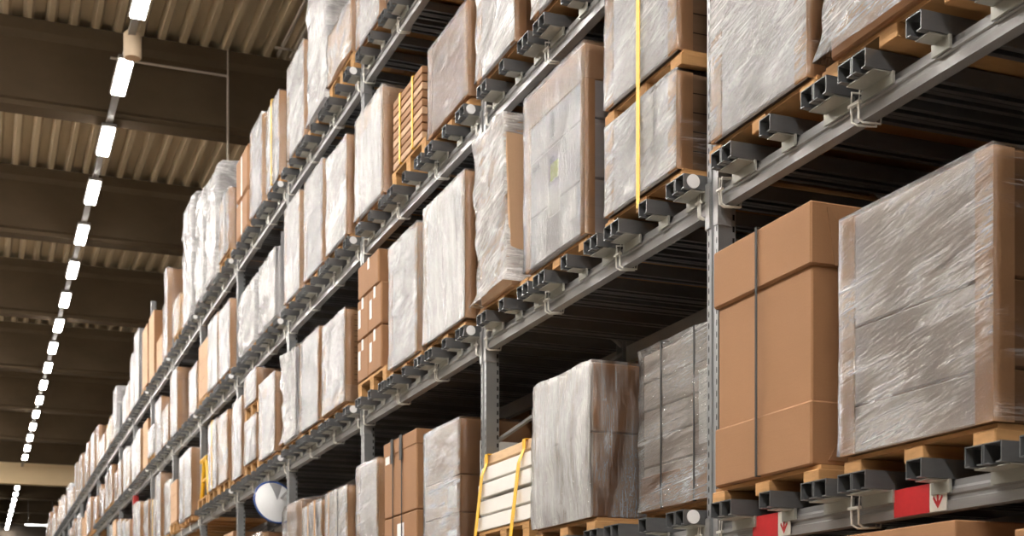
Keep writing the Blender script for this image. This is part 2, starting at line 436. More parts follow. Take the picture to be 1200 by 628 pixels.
for y in ys:  # added unseen row of stronger lights to brighten the rack fronts
    if y < 56:
        o = copy_tree(lamp0); o.location = (-2.6, y, LZ)
        dfs = [c for c in o.children if c.name.startswith('diffuser')][0]
        if LMESH is None:
            LMESH = dfs.data.copy(); LMESH.materials.clear(); LMESH.materials.append(M['lamp_fill'])
        dfs.data = LMESH
        o['label'] = 'added fill light of an unseen second row, left of the photo edge'; o['group'] = 'added fill lights'
# speaker hung on the trunking
t = empty('ceiling_speaker', (LX + .02, 18.15, LZ - .19), 'beige cylindrical ceiling speaker hung between the top two strip lights', 'speaker')
bm = bmesh.new()
R_ = [(.10, .0), (.115, .015), (.115, .30), (.09, .33)]
for (r0, z0), (r1, z1) in zip(R_, R_[1:]):
    for k in range(20):
        a0, a1 = 2 * PI * k / 20, 2 * PI * (k + 1) / 20
        bm.faces.new([bm.verts.new(p) for p in ((r0 * math.cos(a0), r0 * math.sin(a0), z0), (r0 * math.cos(a1), r0 * math.sin(a1), z0),
                                              (r1 * math.cos(a1), r1 * math.sin(a1), z1), (r1 * math.cos(a0), r1 * math.sin(a0), z1))])
bmesh.ops.remove_doubles(bm, verts=bm.verts, dist=1e-4)
link('speaker_body', bm, 'speaker', t, smooth=True)
bm = bmesh.new(); bmesh.ops.create_cone(bm, cap_ends=True, segments=20, radius1=.098, radius2=.098, depth=.01)
for v in bm.verts: v.co.z += .006
link('speaker_grille', bm, 'kraft_pale', t)
# a cross lamp far away near the end wall
t = empty('cross_light', (3.35, 76, EYE + 7.35), 'thin white tube light lying across the far end of the aisle', 'light')
link('housing', BX(-.75, .75, -.06, .06, .02, .08), 'trunk', t)
link('diffuser', BX(-.75, .75, -.05, .05, -.02, .02), 'lamp_far', t)

for xx in (-.6, .6):
    bm = bmesh.new(); tube(bm, [(xx, 0, .075), (xx, 0, 2.03)], .012); link('suspension_rod', bm, 'trunk', t)

# ------------------------------------------------------------------ rack steel
XR = 3.95                     # rear post face (toward the wall)
def post_bm(z1, flip=1):
    # folded omega post, local origin at its aisle face centre
    bm = bmesh.new()
    pr = [(0, -.046), (.001, -.012), (.014, -.009), (.014, .009), (.001, .012), (0, .046), (.085, .046), (.085, .040),
          (.006, .040), (.006, -.040), (.085, -.040), (.085, -.046)]
    pr = [(flip * x, y) for x, y in pr]
    prism_z(bm, pr, 0, z1); return bm
ZT = EYE + 5.55
def make_frame():
    t = empty('upright_frame', (XP, Y0 - BAY, 0), 'x', 'rack upright', 'rack uprights along the aisle')
    link('front_post', post_bm(ZT), 'post', t)
    link('rear_post', post_bm(ZT, -1), 'post', t, (XR - XP, 0, 0))
    for b in (0, XR - XP):
        s = 1 if b == 0 else -1
        link('foot_plate', BX(min(b, b + s * .1) - .01, max(b, b + s * .1) + .01, -.07, .07, 0, .008), 'steel', t)
    z = .25; k = 0
    while z < ZT - .8:
        bm = bmesh.new(); xa, xb = (.07, XR - XP - .07) if k % 2 == 0 else (XR - XP - .07, .07)
        tube(bm, [(xa, 0, z), (xb, 0, z + .62)], .016, 6)
        link('brace', bm, 'steel_rear', t); z += .68; k += 1
    return t
FR = make_frame()
for n in range(0, 23):
    o = FR if n == 0 else copy_tree(FR)
    o.location = (XP, Y0 + BAY * (n - 1), 0)
    if n == 0: o['label'] = 'grey perforated rack upright just right of the photo edge'
    elif n == 1: o['label'] = 'nearest grey perforated rack upright left of the big brown carton'
    else: o['label'] = 'grey perforated rack upright, %s visible counted from the right' % ORD[n - 1]
    if n == 8:
        q = link('post_extension', post_bm(.85), 'post', o, (0, 0, ZT)); q['label'] = 'extra post length above the loads'
    if n == 9:
        z0, z1 = EYE + 1.2, LV[2] + .0
        r = bmesh.new(); box(r, -.012, .0, -.052, .052, z0, z1); box(r, 0, .09, -.056, -.0475, z0, z1); box(r, 0, .09, .0475, .056, z0, z1)
        q = link('red_sleeve', r, 'post_red', o); q['label'] = 'red painted lower sleeve'
# beams
BPROF = [(0, 0), (.05, 0), (.05, BEAM_H), (.016, BEAM_H), (.016, .079), (.006, .071), (0, .068), (0, .055), (.007, .050), (.007, .037), (0, .032)]
def beam_bm(front=True):
    bm = bmesh.new()
    pr = BPROF if front else [(-x, z) for x, z in BPROF]
    prism_y(bm, pr, .047, BAY - .047); return bm
def make_beam(front):
    t = empty('rack_beam', (0, 0, 0), 'x', 'rack beam', 'front beams along the aisle' if front else 'rear beams of the front rack')
    link('rail', beam_bm(front), 'steel' if front else 'steel_rear', t)
    for y in (.047, BAY - .053):
        s = -1 if front else 1
        bm = bmesh.new(); box(bm, -.012 if front else -.05, .05 if front else .012, y, y + .006, -.075, BEAM_H + .03)
        box(bm, -.016 if front else .010, -.010 if front else .016, y - .03 if y < 1 else y, y + .006 if y < 1 else y + .036, -.07, BEAM_H + .025)
        link('connector', bm, 'steel', t)
    return t
bf, br = make_beam(True), make_beam(False)
first = {True: True, False: True}
BAYS = {-1: range(-1, 2), 0: range(-1, 6), 1: range(-1, 10), 2: range(0, 15), 3: range(1, 20)}
for tier in BAYS:
    for n in BAYS[tier]:
        for fr in (True, False):
            if not fr and n > 7: continue
            src = bf if fr else br
            o = src if first[fr] else copy_tree(src); first[fr] = False
            o.location = ((XP + .010) if fr else (XR - .01), Y0 + BAY * n, LV[tier])
            o['label'] = '%s grey steel rack beam under the %s, %s' % ('front' if fr else 'rear', TIER[tier], bayname(n))

# support bars: pairs of lipped channels with a hook plate, single channels between
XB0, XB1 = 2.825, 4.05
def has_bars(tier, n): return {-1: n < 1, 0: n < 1, 1: n < 5, 2: n < 11, 3: True}[tier]
def chan(bm, yc, w=.078):
    t = .004; y0, y1 = yc - w / 2, yc + w / 2
    L = (XB0 - XP, XB1 - XP)
    box(bm, *L, y0, y1, BAR_H - t, BAR_H); box(bm, *L, y0, y0 + t, 0, BAR_H - t); box(bm, *L, y1 - t, y1, 0, BAR_H - t)
    box(bm, *L, y0 + t, y0 + .024, 0, t); box(bm, *L, y1 - .024, y1 - t, 0, t)
def make_bar(double):
    t = empty('support_bar', (XP, 0, 0), 'x', 'support bar', 'steel pallet support bars')
    bm = bmesh.new()
    if double: chan(bm, -.0415); chan(bm, .0415)
    else: chan(bm, 0)
    link('channel', bm, 'galv', t)
    w = .088 if double else .045
    bm = bmesh.new(); box(bm, -.075, -.004, -w + .01, w - .01, -.006, -.001); box(bm, -.004, .006, -w, w, -.045, -.001)
    link('hook_plate', bm, 'plate', t)
    return t
bd, bs_ = make_bar(True), make_bar(False)
dbm = bmesh.new(); bmesh.ops.create_cone(dbm, cap_ends=True, segments=24, radius1=.030, radius2=.030, depth=.006)
bmesh.ops.rotate(dbm, verts=dbm.verts, matrix=Matrix.Rotation(PI / 2, 3, 'X'))
disc0 = link('reflector_disc', dbm, 'white_plastic'); disc0['label'] = 'round white disc on the bar side'
disc_used = False
BARY = [(.135, 1), (.44, 0), (.765, 1), (1.00, 1), (1.325, 0), (1.66, 1), (1.89, 1), (2.215, 0), (2.545, 1)]
POSW = ['near', 'middle', 'far']
cnt = 0; usedbar = {0: False, 1: False}
stuff = bmesh.new()
for tier in (0, 1, 2, 3, -1):
    for n in BAYS[tier]:
        for j, (yy, dd) in enumerate(BARY):
            y = Y0 + BAY * n + yy; z = LV[tier] + BEAM_H + .0015
            if tier == -1 and n > 0: continue
            if not has_bars(tier, n): continue
            if tier == 3 and n > 13:
                for c in ((-.0415, .0415) if dd else (0,)):
                    box(stuff, XB0, XB1, y + c - .039, y + c + .039, z, z + BAR_H)
                continue
            cnt += 1
            src = bd if dd else bs_
            o = src if not usedbar[dd] else copy_tree(src); usedbar[dd] = True
            o.location = (XP, y, z)
            o['label'] = '%s steel support bar, %s, %s, %s, %s edge' % ('double' if dd else 'single', TIER[tier], bayname(n), SLOT[j // 3], ['near', 'centre', 'far'][j % 3])
            if dd == 0: o['label'] = o['label'].replace(', centre edge', ', centred')
            if j == 0 and n >= 0 and n < 9 and tier in (0, 1, 2, 3):
                dx = -.065 if not (tier == 0 and n == -1) else -.065
                d_ = disc0 if not disc_used else disc0.copy()
                if disc_used: C.objects.link(d_)
                disc_used = True
                d_.parent = o; d_.location = (dx, -.084, .032)
if len(stuff.verts): tag(link('support_bar', stuff, 'galv'), 'far steel support bars of the back bays on the upper levels', 'support bar', 'steel pallet support bars', 'stuff')
else: stuff.free()

# ------------------------------------------------------------------ pallets
PD = 1.10
def make_pallet(kind):
    t = empty('wooden_pallet', (0, 0, 0), 'x', 'pallet', 'pallets on the rack')
    w = .80
    if kind == 'low':
        link('deck', BX(0.01, PD, 0.02, w - .02, .052, .068), 'wood', t)
        for y in (.015, w / 2 - .05, w - .115): link('stringer', BX(-.004, PD, y, y + .10, 0, .051, bev=.003), 'wood', t)
        return t, .069
    m = 'wood_orange'
    bm = bmesh.new()
    for k in range(5): box(bm, 0.0 + k * .25, .0 + k * .25 + .12, 0, w, .122, .142)
    link('deck', bm, m, t)
    for y in (0, w / 2 - .05, w - .10):
        bm = bmesh.new(); box(bm, 0, PD, y, y + .10, .10, .121); box(bm, 0, PD, y, y + .10, 0, .02)
        link('board', bm, m, t)
        for x in (0.0, PD / 2 - .07, PD - .14): link('block', BX(x + .002, x + .14, y + .002, y + .098, .021, .099), m, t)
    return t, .143
PAL = {k: make_pallet(k) for k in ('low', 'tall')}
PUSED = {'low': False, 'tall': False}
PROW = {}
def base_z(tier, n=0): return LV[tier] + BEAM_H + (BAR_H if has_bars(tier, n) else 0) + .003
def pallet(tier, y, place, kind='low', x=XF, z=None):
    t, h = PAL[kind]
    if z is None and tier >= 0:
        for k in range(-1, 24):
            yp = Y0 + BAY * k
            if y < yp + .06 and y + .8 > yp - .06:
                y = yp + .062 if y + .4 > yp else yp - .862
        for a_ in PROW.setdefault(tier, []):
            if abs(a_ - y) < .81: y = a_ + .812 if y > a_ else a_ - .812
        PROW[tier].append(y)
    o = t if not PUSED[kind] else copy_tree(t); PUSED[kind] = True
    z = base_z(tier, int((y + .4 - Y0) // BAY)) if z is None else z
    o.location = (x + .01, y, z)
    o['label'] = ('low brown wooden pallet on the ' if kind == 'low' else 'tall orange wooden pallet on the ') + place
    return z + h + .001

# ------------------------------------------------------------------ loads
SEED = [1]
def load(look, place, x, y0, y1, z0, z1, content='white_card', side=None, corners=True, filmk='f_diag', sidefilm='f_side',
         lid=None, bands=(), strap=None, labels=(), seams=(), detail=1, D=1.08, amp=.008, lean=(0, 0), round_top=0, bulge=0, flare=.004, pinch=0, tray=None,
         cat='load', name='wrapped_load', leg=.065, off=.009, drop=-.002, film_on=True, group='loads on the pallets'):
    SEED[0] += 1; sd = SEED[0]
    w = y1 - y0; h = z1 - z0
    t = empty(name, (x, y0, z0), look + ', ' + place, cat, group)
    bm = bmesh.new()
    hz = h - (.0 if lid is None else 0)
    mats = [content, side or content]
    o_in = .0
    nl = len(seams)
    zs = [0] + [s * hz for s in seams] + [hz]
    ins = .03 if round_top else 0
    cartons = []
    for a, b in zip(zs, zs[1:]):
        g = .002 if nl else 0
        # each tier of the load: front/back faces slot 0, others slot 1
        x0_, x1_, yy0, yy1 = ins, D - ins, ins, w - ins
        bb = bmesh.new(); box(bb, x0_, x1_, yy0, yy1, a + g, b - g - (round_top * .5 if (round_top and b == hz) else 0), mi=0, bev=.006 if detail else 0)
        for f in bb.faces:
            if abs(f.normal.x) < .7: f.material_index = 1
        bb.normal_update()
        for f in bb.faces: f.material_index = 0 if abs(f.normal.x) > .7 else 1
        if lean != (0, 0):
            for v in bb.verts: v.co.x += lean[0] * v.co.z / h; v.co.y += lean[1] * v.co.z / h
        link('carton' if nl else 'contents', bb, mats, t)
    if corners:
        for sx in (-1, 1):
            for sy in (-1, 1):
                if not detail and sx > 0: continue
                link('corner_board', corner_bm(D, w, h, sx, sy, leg=leg), 'corner', t)
    if lid:
        bm = bmesh.new(); box(bm, -.008, D + .008, -.008, w + .008, h - lid[0], h + .004, bev=.004)
        link('lid', bm, lid[1], t)
    if tray:
        bm = bmesh.new(); box(bm, -.012, D + .012, -.012, w + .012, -.002, tray[0], bev=.004)
        link('tray', bm, tray[1], t)
    if film_on:
        sh = shell(D, w, h, amp=amp, fine=detail > 0, seed=sd, off=off + (.008 if (lid or tray) else 0), drop=drop, lean=lean, round_top=round_top, bulge=bulge, flare=flare, pinch=pinch,
                   step=.035 if detail > 1 else (.06 if detail else None))
        link('film_wrap', sh, [filmk, sidefilm, filmk], t)  # front film milkier than side film: lamp glare put into its opacity
    for (fy, wd, mat) in bands:
        bm = bmesh.new(); band_loop(bm, (-off - .012, D + off + .012), w * fy, (.0035, h + off + .012), wd, .003, 'y')
        link('strap', bm, mat, t)
    for (fy, fz, lw, lh, mat) in labels:
        link('paper_label', BX(-.0075, -.0045, w * fy, w * fy + lw, h * fz, h * fz + lh), mat, t)
    return t

def far_place(tier, n, s): return '%s, %s, %s' % (TIER[tier], bayname(n), SLOT[s])
def place(tier, n, s): return far_place(tier, n, s)
occupied = set()
ROW = {}
def std(tier, n, s, y0, y1, ztop, look, pal='low', **kw):
    occupied.add((tier, n, s))
    pl = place(tier, n, s)
    for k in range(-1, 24):
        yp = Y0 + BAY * k; m_ = .062 + kw.get('amp', .008) + .012
        if y0 < yp < y1:
            if yp - y0 > y1 - yp: y1 = yp - m_
            else: y0 = yp + m_
        elif y1 <= yp < y1 + m_: y1 = yp - m_
        elif y0 - m_ < yp <= y0: y0 = yp + m_
    for a_, b_ in ROW.setdefault(tier, []):
        if a_ <= y0 < b_ + .05: y0 = b_ + .05
        if a_ - .05 < y1 <= b_: y1 = a_ - .05
    if y1 - y0 < .3: return None
    ROW[tier].append((y0, y1))
    x = kw.pop('x', XF)
    py = (y0 + y1) / 2 - .40
    z0 = pallet(tier, py, pl, pal, x)
    return load(look, pl, x, y0, y1, z0, EYE + ztop, **kw)

# --- sign level ------------------------------------------------
std(0, -1, 1, 3.30, 4.07, 1.57, 'large grey film-wrapped crate with brown corner boards', content='taupe_card', side='kraft_dark', filmk='f_diag_clear', detail=2, seams=(.2, .53),
    amp=.004, leg=.075)
# the big plain carton with cap, base and black strap
t_ = far_place(0, -1, 2); occupied.add((0, -1, 2))
z0 = pallet(0, 4.21, t_)
y0, y1, z1, D = 4.265, 4.965, EYE + 1.71, 1.08
w, h = y1 - y0, z1 - z0
t = empty('cardboard_carton', (XF, y0, z0), 'tall plain brown carton with telescoping lid and black strap, ' + 'right of nearest upright', 'carton')
link('body', BX(.012, D - .012, .012, w - .012, .01, h - .02, bev=.006), 'kraft', t)
bm = bmesh.new(); box(bm, -.004, D, -.004, w + .004, h - .235, h, bev=.007)
ld = link('lid', bm, 'kraft', t)
bm = bmesh.new(); prism_y(bm, [(.10, h - .233), (.24, h - .233), (.24, h - .10), (.135, h - .10), (.075, h - .02), (.065, h - .02)], -.008, -.0045)
link('flap', bm, 'kraft_dark', ld)
bm = bmesh.new(); box(bm, .0, D, .0, w, 0, .24, bev=.007)
bs2 = link('base_tray', bm, 'kraft', t)
bm = bmesh.new(); prism_y(bm, [(.075, .02), (.24, .02), (.24, .18), (.16, .16)], -.004, -.0005)
link('flap', bm, 'kraft_dark', bs2)
bm = bmesh.new(); band_loop(bm, (-.012, D + .004), w * .50, (.004, h + .002), .014, .003, 'y'); link('strap', bm, 'black', t)
# wrapped stack left of the nearest upright
t = std(0, 0, 0, 5.17, 5.93, 1.50, 'creased film-wrapped grey stack with two black straps on tray', x=3.035, content='taupe_card', corners=False, filmk='f_horiz', sidefilm='f_side_v', seams=(.28, .46, .64, .82),
        detail=2, amp=.012, tray=(.17, 'kraft'), bands=((.28, .012, 'black'), (.70, .012, 'black')), D=1.0, labels=((.05, .50, .16, .2, 'paper'), (.05, .33, .16, .13, 'paper')))
std(0, 0, 1, 6.17, 6.90, 1.51, 'bulky brown film-pleated load in two wrapped tiers', content='taupe_card', side='kraft', corners=False, filmk='f_vert', sidefilm='f_side_v', seams=(.55,), detail=2, amp=.014, flare=.0,
    bulge=.012, D=1.05)
# stack of white boards with two yellow straps
t_ = far_place(0, 0, 2); occupied.add((0, 0, 2))
z0 = pallet(0, 7.02, t_, 'tall')
WB = ['lowest', 'second from bottom', 'middle', 'fourth from bottom', 'topmost']
yb0, yb1 = 6.98, 7.83
z = z0
for k in range(5):
    tt = .082 if k < 4 else .055
    dx = [.0, .012, .004, .016, .03][k]
    bm = BX(dx, 1.0, yb0, yb1 - dx, z, z + tt, bev=.004)
    for v in bm.verts: v.co.x += XF
    tag(link('flat_board', bm, 'white_board' if k < 4 else 'wood_pale'), ('white flat panel, %s of strapped board stack' if k < 4 else 'tan flat panel, %s of strapped board stack') % WB[k], 'board', 'strapped boards')
    for yy in (yb0 + .05, yb0 + .40, yb1 - .15):
        if k < 4: pass
    z += tt + (.018 if k < 4 else 0)
ZB = z
for i, yy in enumerate((7.08, 7.68)):
    bm = bmesh.new()
    x0 = XF - .006
    pts = [(x0 + .02, ZB + .003), (x0 + .025, ZB - .05), (x0 - .0, z0 + .33), (x0 - .012, z0 - .0), (x0 - .015, z0 - .13)]
    for (xa, za), (xb, zb) in zip(pts, pts[1:]):
        vs = [bm.verts.new(p) for p in ((xa, yy + (ZB - za) * .22, za), (xa, yy + .045 + (ZB - za) * .22, za), (xb, yy + .045 + (ZB - zb) * .22, zb), (xb, yy + (ZB - zb) * .22, zb))]
        f = bm.faces.new(vs); r = bmesh.ops.extrude_face_region(bm, geom=[f])
        for v in r['geom']:
            if isinstance(v, bmesh.types.BMVert): v.co.x -= .004
    box(bm, x0 + .02, XF + 1.0, yy, yy + .045, ZB + .0015, ZB + .0045)
    tag(link('yellow_strap', bm, 'yellow'), ['yellow strap over white board stack, right one', 'yellow strap over white board stack, left one'][i], 'strap', 'yellow straps')
t = std(0, 1, 0, 8.13, 8.86, 1.56, 'tall beige film-wrapped carton stack with white side label', content='kraft', side='kraft_dark', filmk='f_horiz', sidefilm='f_side', corners=False, seams=(.33, .60), detail=1, amp=.006,
    labels=((.1, .38, .16, .14, 'paper'), (.1, .08, .16, .12, 'paper')), drop=-.002)
# white paper on the side
link('delivery_note', BX(.12, .38, -.024, -.021, EYE + 1.10 - t.location.z, EYE + 1.42 - t.location.z), 'paper', t)
# two brown cartons with straps
t_ = far_place(0, 1, 1); occupied.add((0, 1, 1))
z0 = pallet(0, 9.06, t_)
zz = z0
for k in range(2):
    hh = (EYE + 1.64 - z0) * (.42 if k == 0 else .575)
    t = empty('cardboard_carton', (XF, 9.05, zz), ['lower plain brown carton of strapped pair right of wide wrapped load', 'upper plain brown carton of strapped pair right of wide wrapped load'][k], 'carton', 'brown cartons on arrow-sign level')
    link('body', BX(0, 1.0, 0, .80, 0, hh, bev=.008), 'kraft', t)
    link('paper_label', BX(-.003, -.0005, .30, .46, hh * .1, hh * .85) if k == 0 else BX(-.003, -.0005, .66, .76, hh * .72, hh * .86), 'paper', t)
    if k == 1: link('lid', BX(-.004, 1.004, -.004, .804, hh - .10, hh + .003, bev=.004), 'kraft', t)
    zz += hh + .004
for i, yy in enumerate((9.38, 9.60)):
    bm = bmesh.new(); band_loop(bm, (XF - .007, XF + 1.008), yy, (z0 + .0, zz + .006), .014, .003, 'y')
    box(bm, XF - .013, XF - .0095, yy - .012, yy + .05, zz - .17, zz + .006)
    tag(link('black_strap', bm, 'black'), ['black strap round the brown carton pair, right one', 'black strap round the brown carton pair, left one'][i], 'strap', 'black straps on cartons')
std(0, 1, 2, 9.98, 10.80, 1.57, 'wide rosy-grey film-wrapped load with brown corner boards', content='taupe_card', side='kraft', filmk='f_diag_clear', detail=1, amp=.008)
std(0, 2, 0, 10.90, 11.66, 1.47, 'film-wrapped pinkish load with dark vertical straps', content='taupe_card', side='kraft', filmk='f_diag', sidefilm='f_side', detail=1, amp=.012, bands=((.35, .012, 'black'), (.75, .02, 'corner')))
std(0, 2, 1, 11.78, 12.55, 1.45, 'short film-wrapped bundle with brown vertical slats', content='white_card', side='kraft', filmk='f_diag', detail=1, amp=.012, bands=((.25, .05, 'corner'), (.6, .03, 'corner')))
std(0, 2, 2, 12.72, 13.45, 1.62, 'rounded pinkish film-wrapped load right of white disc', content='kraft_pale', side='kraft', filmk='f_diag_clear', sidefilm='f_side_v', corners=False, detail=1, amp=.014, round_top=.10)
# --- middle level ------------------------------------------------
std(1, -1, 1, 3.50, 4.14, 3.10, 'bulging film-wrapped load cut by top of the photo', content='kraft', filmk='f_diag', sidefilm='f_side_v', corners=False, detail=2, amp=.02, flare=.03, bulge=.01)
std(1, -1, 2, 4.29, 4.98, 3.12, 'pale film-wrapped crate with brown corner board and slats', content='white_card', side='slat', filmk='f_diag', detail=2, amp=.006, leg=.075)
t_ = far_place(1, 0, 0); occupied.add((1, 0, 0))
z0 = pallet(1, 5.25, t_)
zm = EYE + 2.60
load('lower silvery wrapped crate of yellow-strapped pair', 'middle level', XF, 5.29, 6.00, z0, zm, content='white_card', side='slat', filmk='f_diag', detail=2, amp=.006, leg=.075, drop=-.002,
     labels=((.30, .42, .14, .24, 'paper'),), group='yellow-strapped crates')
z2 = pallet(1, 5.25, 'middle level between the yellow-strapped crates', 'low', z=zm + .022)
load('upper silvery wrapped crate of yellow-strapped pair', 'middle level', XF, 5.29, 6.00, z2, EYE + 3.24, content='white_card', side='slat', filmk='f_diag', detail=2, amp=.006, leg=.075, drop=-.002,
     labels=((.38, .25, .16, .24, 'paper'),), group='yellow-strapped crates')
bm = bmesh.new(); band_loop(bm, (XF - .024, XF + 1.12), 5.60, (z0 - .0705, EYE + 3.258), .034, .003, 'y')
tag(link('yellow_strap', bm, 'yellow'), 'long yellow strap round the two silvery crates near nearest upright', 'strap', 'yellow straps')
t = std(1, 0, 1, 6.25, 7.02, 3.12, 'white labelled cartons under film with brown cap', content='white_card', side='white_card', filmk='f_vert_clear', sidefilm='f_side', detail=2, amp=.004,
        lid=(.17, 'kraft_pale'), seams=(.30, .62), leg=.05,
        labels=((.50, .50, .06, .05, 'paper_grey'), (.50, .66, .05, .13, 'paper_grey'), (.28, .52, .05, .09, 'paper_grey'), (.43, .42, .10, .09, 'yellow_paper'), (.40, .22, .16, .17, 'paper'), (.75, .55, .10, .03, 'paper_grey'), (.12, .12, .1, .15, 'paper')))
std(1, 0, 2, 7.26, 7.76, 3.16, 'leaning load heavily wrapped in creased cream film', content='kraft_pale', corners=False, filmk='f_dense_glare', sidefilm='f_dense_glare', detail=2, amp=.03, pinch=.10, flare=.05, lean=(-.03, .03), drop=-.002)
std(1, 1, 0, 8.04, 8.87, 3.09, 'broad pleated film-wrapped load with brown corner board', content='white_card', side='kraft', filmk='f_vert', detail=1, amp=.004, seams=(.34,))
std(1, 1, 1, 9.02, 9.70, 3.06, 'pale film-wrapped load in two tiers', content='white_card', side='taupe_card', filmk='f_diag', sidefilm='f_side_v', detail=1, amp=.005, seams=(.50,))
t_ = far_place(1, 1, 2); occupied.add((1, 1, 2))
z0 = pallet(1, 9.835, t_, 'tall')
SP = [('bottom right', 9.94, 10.30, 0, .33), ('bottom left', 10.305, 10.615, 0, .33), ('middle right', 9.94, 10.30, .335, .66), ('middle left', 10.305, 10.615, .335, .66), ('topmost', 10.02, 10.60, .665, .93)]
for nm, a, b, f0, f1 in SP:
    H = EYE + 3.24 - z0
    t = empty('cardboard_carton', (XF, a, z0 + f0 * H), 'small plain brown carton, %s of taped stack on middle level' % nm, 'carton', 'small taped cartons')
    hh = (f1 - f0) * H; ww = b - a
    link('body', BX(0, .55, 0, ww, 0, hh - .002, bev=.010), 'kraft', t)
    link('tape', BX(-.0025, -.0005, ww * .42, ww * .42 + .05, hh - .09, hh - .004), 'paper', t)
    if f0 < .6: link('paper_label', BX(-.0025, -.0005, ww * .7, ww * .7 + .06, hh * .3, hh * .75), 'paper', t)
bm = bmesh.new(); tube(bm, [(XF + .38 + .05 * math.cos(2 * PI * k / 16), 10.10 + .05 * math.cos(2 * PI * k / 16), EYE + 3.205 + .0 + .065 * math.sin(2 * PI * k / 16)) for k in range(16)], .024, 8, True)
tag(link('strap_roll', bm, 'orange', smooth=True), 'small orange roll standing on the topmost small brown carton', 'roll')
std(1, 2, 0, 10.96, 11.72, 2.93, 'film-wrapped load with layered brown board sides', content='white_card', side='board_layers', filmk='f_diag', detail=1, amp=.006, tray=(.14, 'kraft_pale'))
std(1, 2, 1, 11.88, 12.68, 3.00, 'glassy film-wrapped load with tan corner board', content='grey_card', side='kraft', filmk='f_diag_clear', detail=1, amp=.006)
std(1, 2, 2, 12.76, 13.45, 3.02, 'ragged crinkled film-wrapped load with torn top', content='white_card', side='taupe_card', filmk='f_dense_glare', corners=False, detail=1, amp=.04, pinch=.05, flare=.02)
std(1, 3, 0, 13.75, 14.55, 2.97, 'film-wrapped load with brown cap lid', content='white_card', side='kraft', filmk='f_diag', detail=1, amp=.006, lid=(.16, 'kraft_pale'))
t_ = far_place(1, 3, 1); occupied.add((1, 3, 1))
z0 = pallet(1, 14.72, t_, 'tall')
load('lower wrapped white carton below an orange pallet', 'middle level', XF, 14.75, 15.45, z0, EYE + 2.72, content='white_card', side='kraft', filmk='f_diag', sidefilm='f_side', detail=0, group='stacked pair')
z2 = pallet(1, 14.72, 'middle level between two stacked wrapped cartons', 'tall', z=EYE + 2.745)
load('upper wrapped white carton above an orange pallet', 'middle level', XF, 14.75, 15.45, z2, EYE + 3.22, content='white_card', side='kraft', filmk='f_diag', sidefilm='f_side', detail=0, group='stacked pair')
std(1, 3, 2, 15.62, 16.32, 3.07, 'greyish smooth wrapped load', content='grey_card', side='kraft', filmk='f_diag', detail=0)
std(1, 4, 0, 16.52, 17.27, 3.07, 'plain pinkish wrapped load', content='kraft_pale', side='kraft', filmk='f_diag_clear', detail=0, pal='tall')
std(1, 4, 1, 17.32, 17.98, 3.10, 'narrow wrapped load with yellow vertical strap', content='grey_card', side='kraft', filmk='f_dense_glare', detail=0, pal='tall', bands=((.45, .05, 'yellow'),))
# yellow trestle on its own pallet
occupied.add((1, 4, 2)); z0 = pallet(1, 18.20, far_place(1, 4, 2), 'tall')
bm = bmesh.new()
for s in (-1, 1):
    for e in (0, .4):
        tube(bm, [(.03 + e, .42 + s * .30, .0), (.03 + e, .42 + s * .10, .50)], .030)
tube(bm, [(.03, .22, .50), (.03, .72, .50)], .035); tube(bm, [(.43, .22, .50), (.43, .72, .50)], .035)
tube(bm, [(.03, .32, .50), (.43, .32, .50)], .03); tube(bm, [(.03, .20, .22), (.03, .64, .22)], .022)
o = link('yellow_trestle', bm, 'yellow', None, (XF + .02, 18.15, z0 + .02)); tag(o, 'small yellow metal trestle standing on an orange pallet', 'trestle')
std(1, 5, 0, 19.45, 20.25, 3.05, 'tall wrapped white load with wide brown side', content='white_card', side='kraft_pale', filmk='f_diag', detail=0)
# --- second-highest level ------------------------------------------------
std(2, 0, 0, 5.25, 6.00, 4.3, 'wrapped load out of view above photo edge', content='white_card', side='kraft', detail=0)
std(2, 0, 1, 6.10, 6.92, 4.25, 'white wrapped load cut by photo top edge', content='white_card', side='kraft', filmk='f_dense_glare', detail=1, amp=.015)
std(2, 0, 2, 7.20, 7.88, 4.25, 'silvery crinkled wrapped load with brown corner board', content='white_card', side='kraft', filmk='f_dense_glare', detail=2, amp=.012, sidefilm='f_side')
std(2, 1, 0, 7.99, 8.77, 4.13, 'brown load under clear streaked film', content='kraft', side='kraft', filmk='f_diag_clear', detail=2, amp=.005)
t_ = far_place(2, 1, 1); occupied.add((2, 1, 1))
z0 = pallet(2, 8.88, t_, 'tall')
z = z0
zt = EYE + 4.12; nb = 9; tt = (zt - z0) / nb
for k in range(nb):
    nm = ORD[k]
    bm = BX(XF, XF + .95, 8.93, 9.62, z, z + tt - .009, bev=.003)
    tag(link('flat_carton', bm, 'kraft' if k % 3 else 'kraft_pale'), 'flat brown carton, %s from bottom of yellow-strapped stack' % nm, 'carton', 'flat strapped cartons')
    z += tt
for i, yy in enumerate((9.12, 9.42)):
    bm = bmesh.new(); band_loop(bm, (XF - .005, XF + .955), yy, (z0 - .0, zt - .006), .035, .003, 'y')
    tag(link('yellow_strap', bm, 'yellow'), ['yellow strap on flat brown carton stack, right one', 'yellow strap on flat brown carton stack, left one'][i], 'strap', 'yellow straps')
std(2, 1, 2, 9.86, 10.62, 4.33, 'white pleated wrapped load with brown cap lid', content='white_card', side='kraft', filmk='f_vert', detail=1, amp=.006, lid=(.13, 'kraft_pale'))
std(2, 2, 0, 10.93, 11.60, 4.36, 'sparkling crinkled wrapped load with brown side', content='grey_card', side='kraft', filmk='f_dense_glare', detail=1, amp=.010)
std(2, 2, 1, 11.75, 12.45, 4.44, 'wrapped load with grey lower half', content='grey_card', side='kraft', filmk='f_diag', detail=1, amp=.006, seams=(.62,))
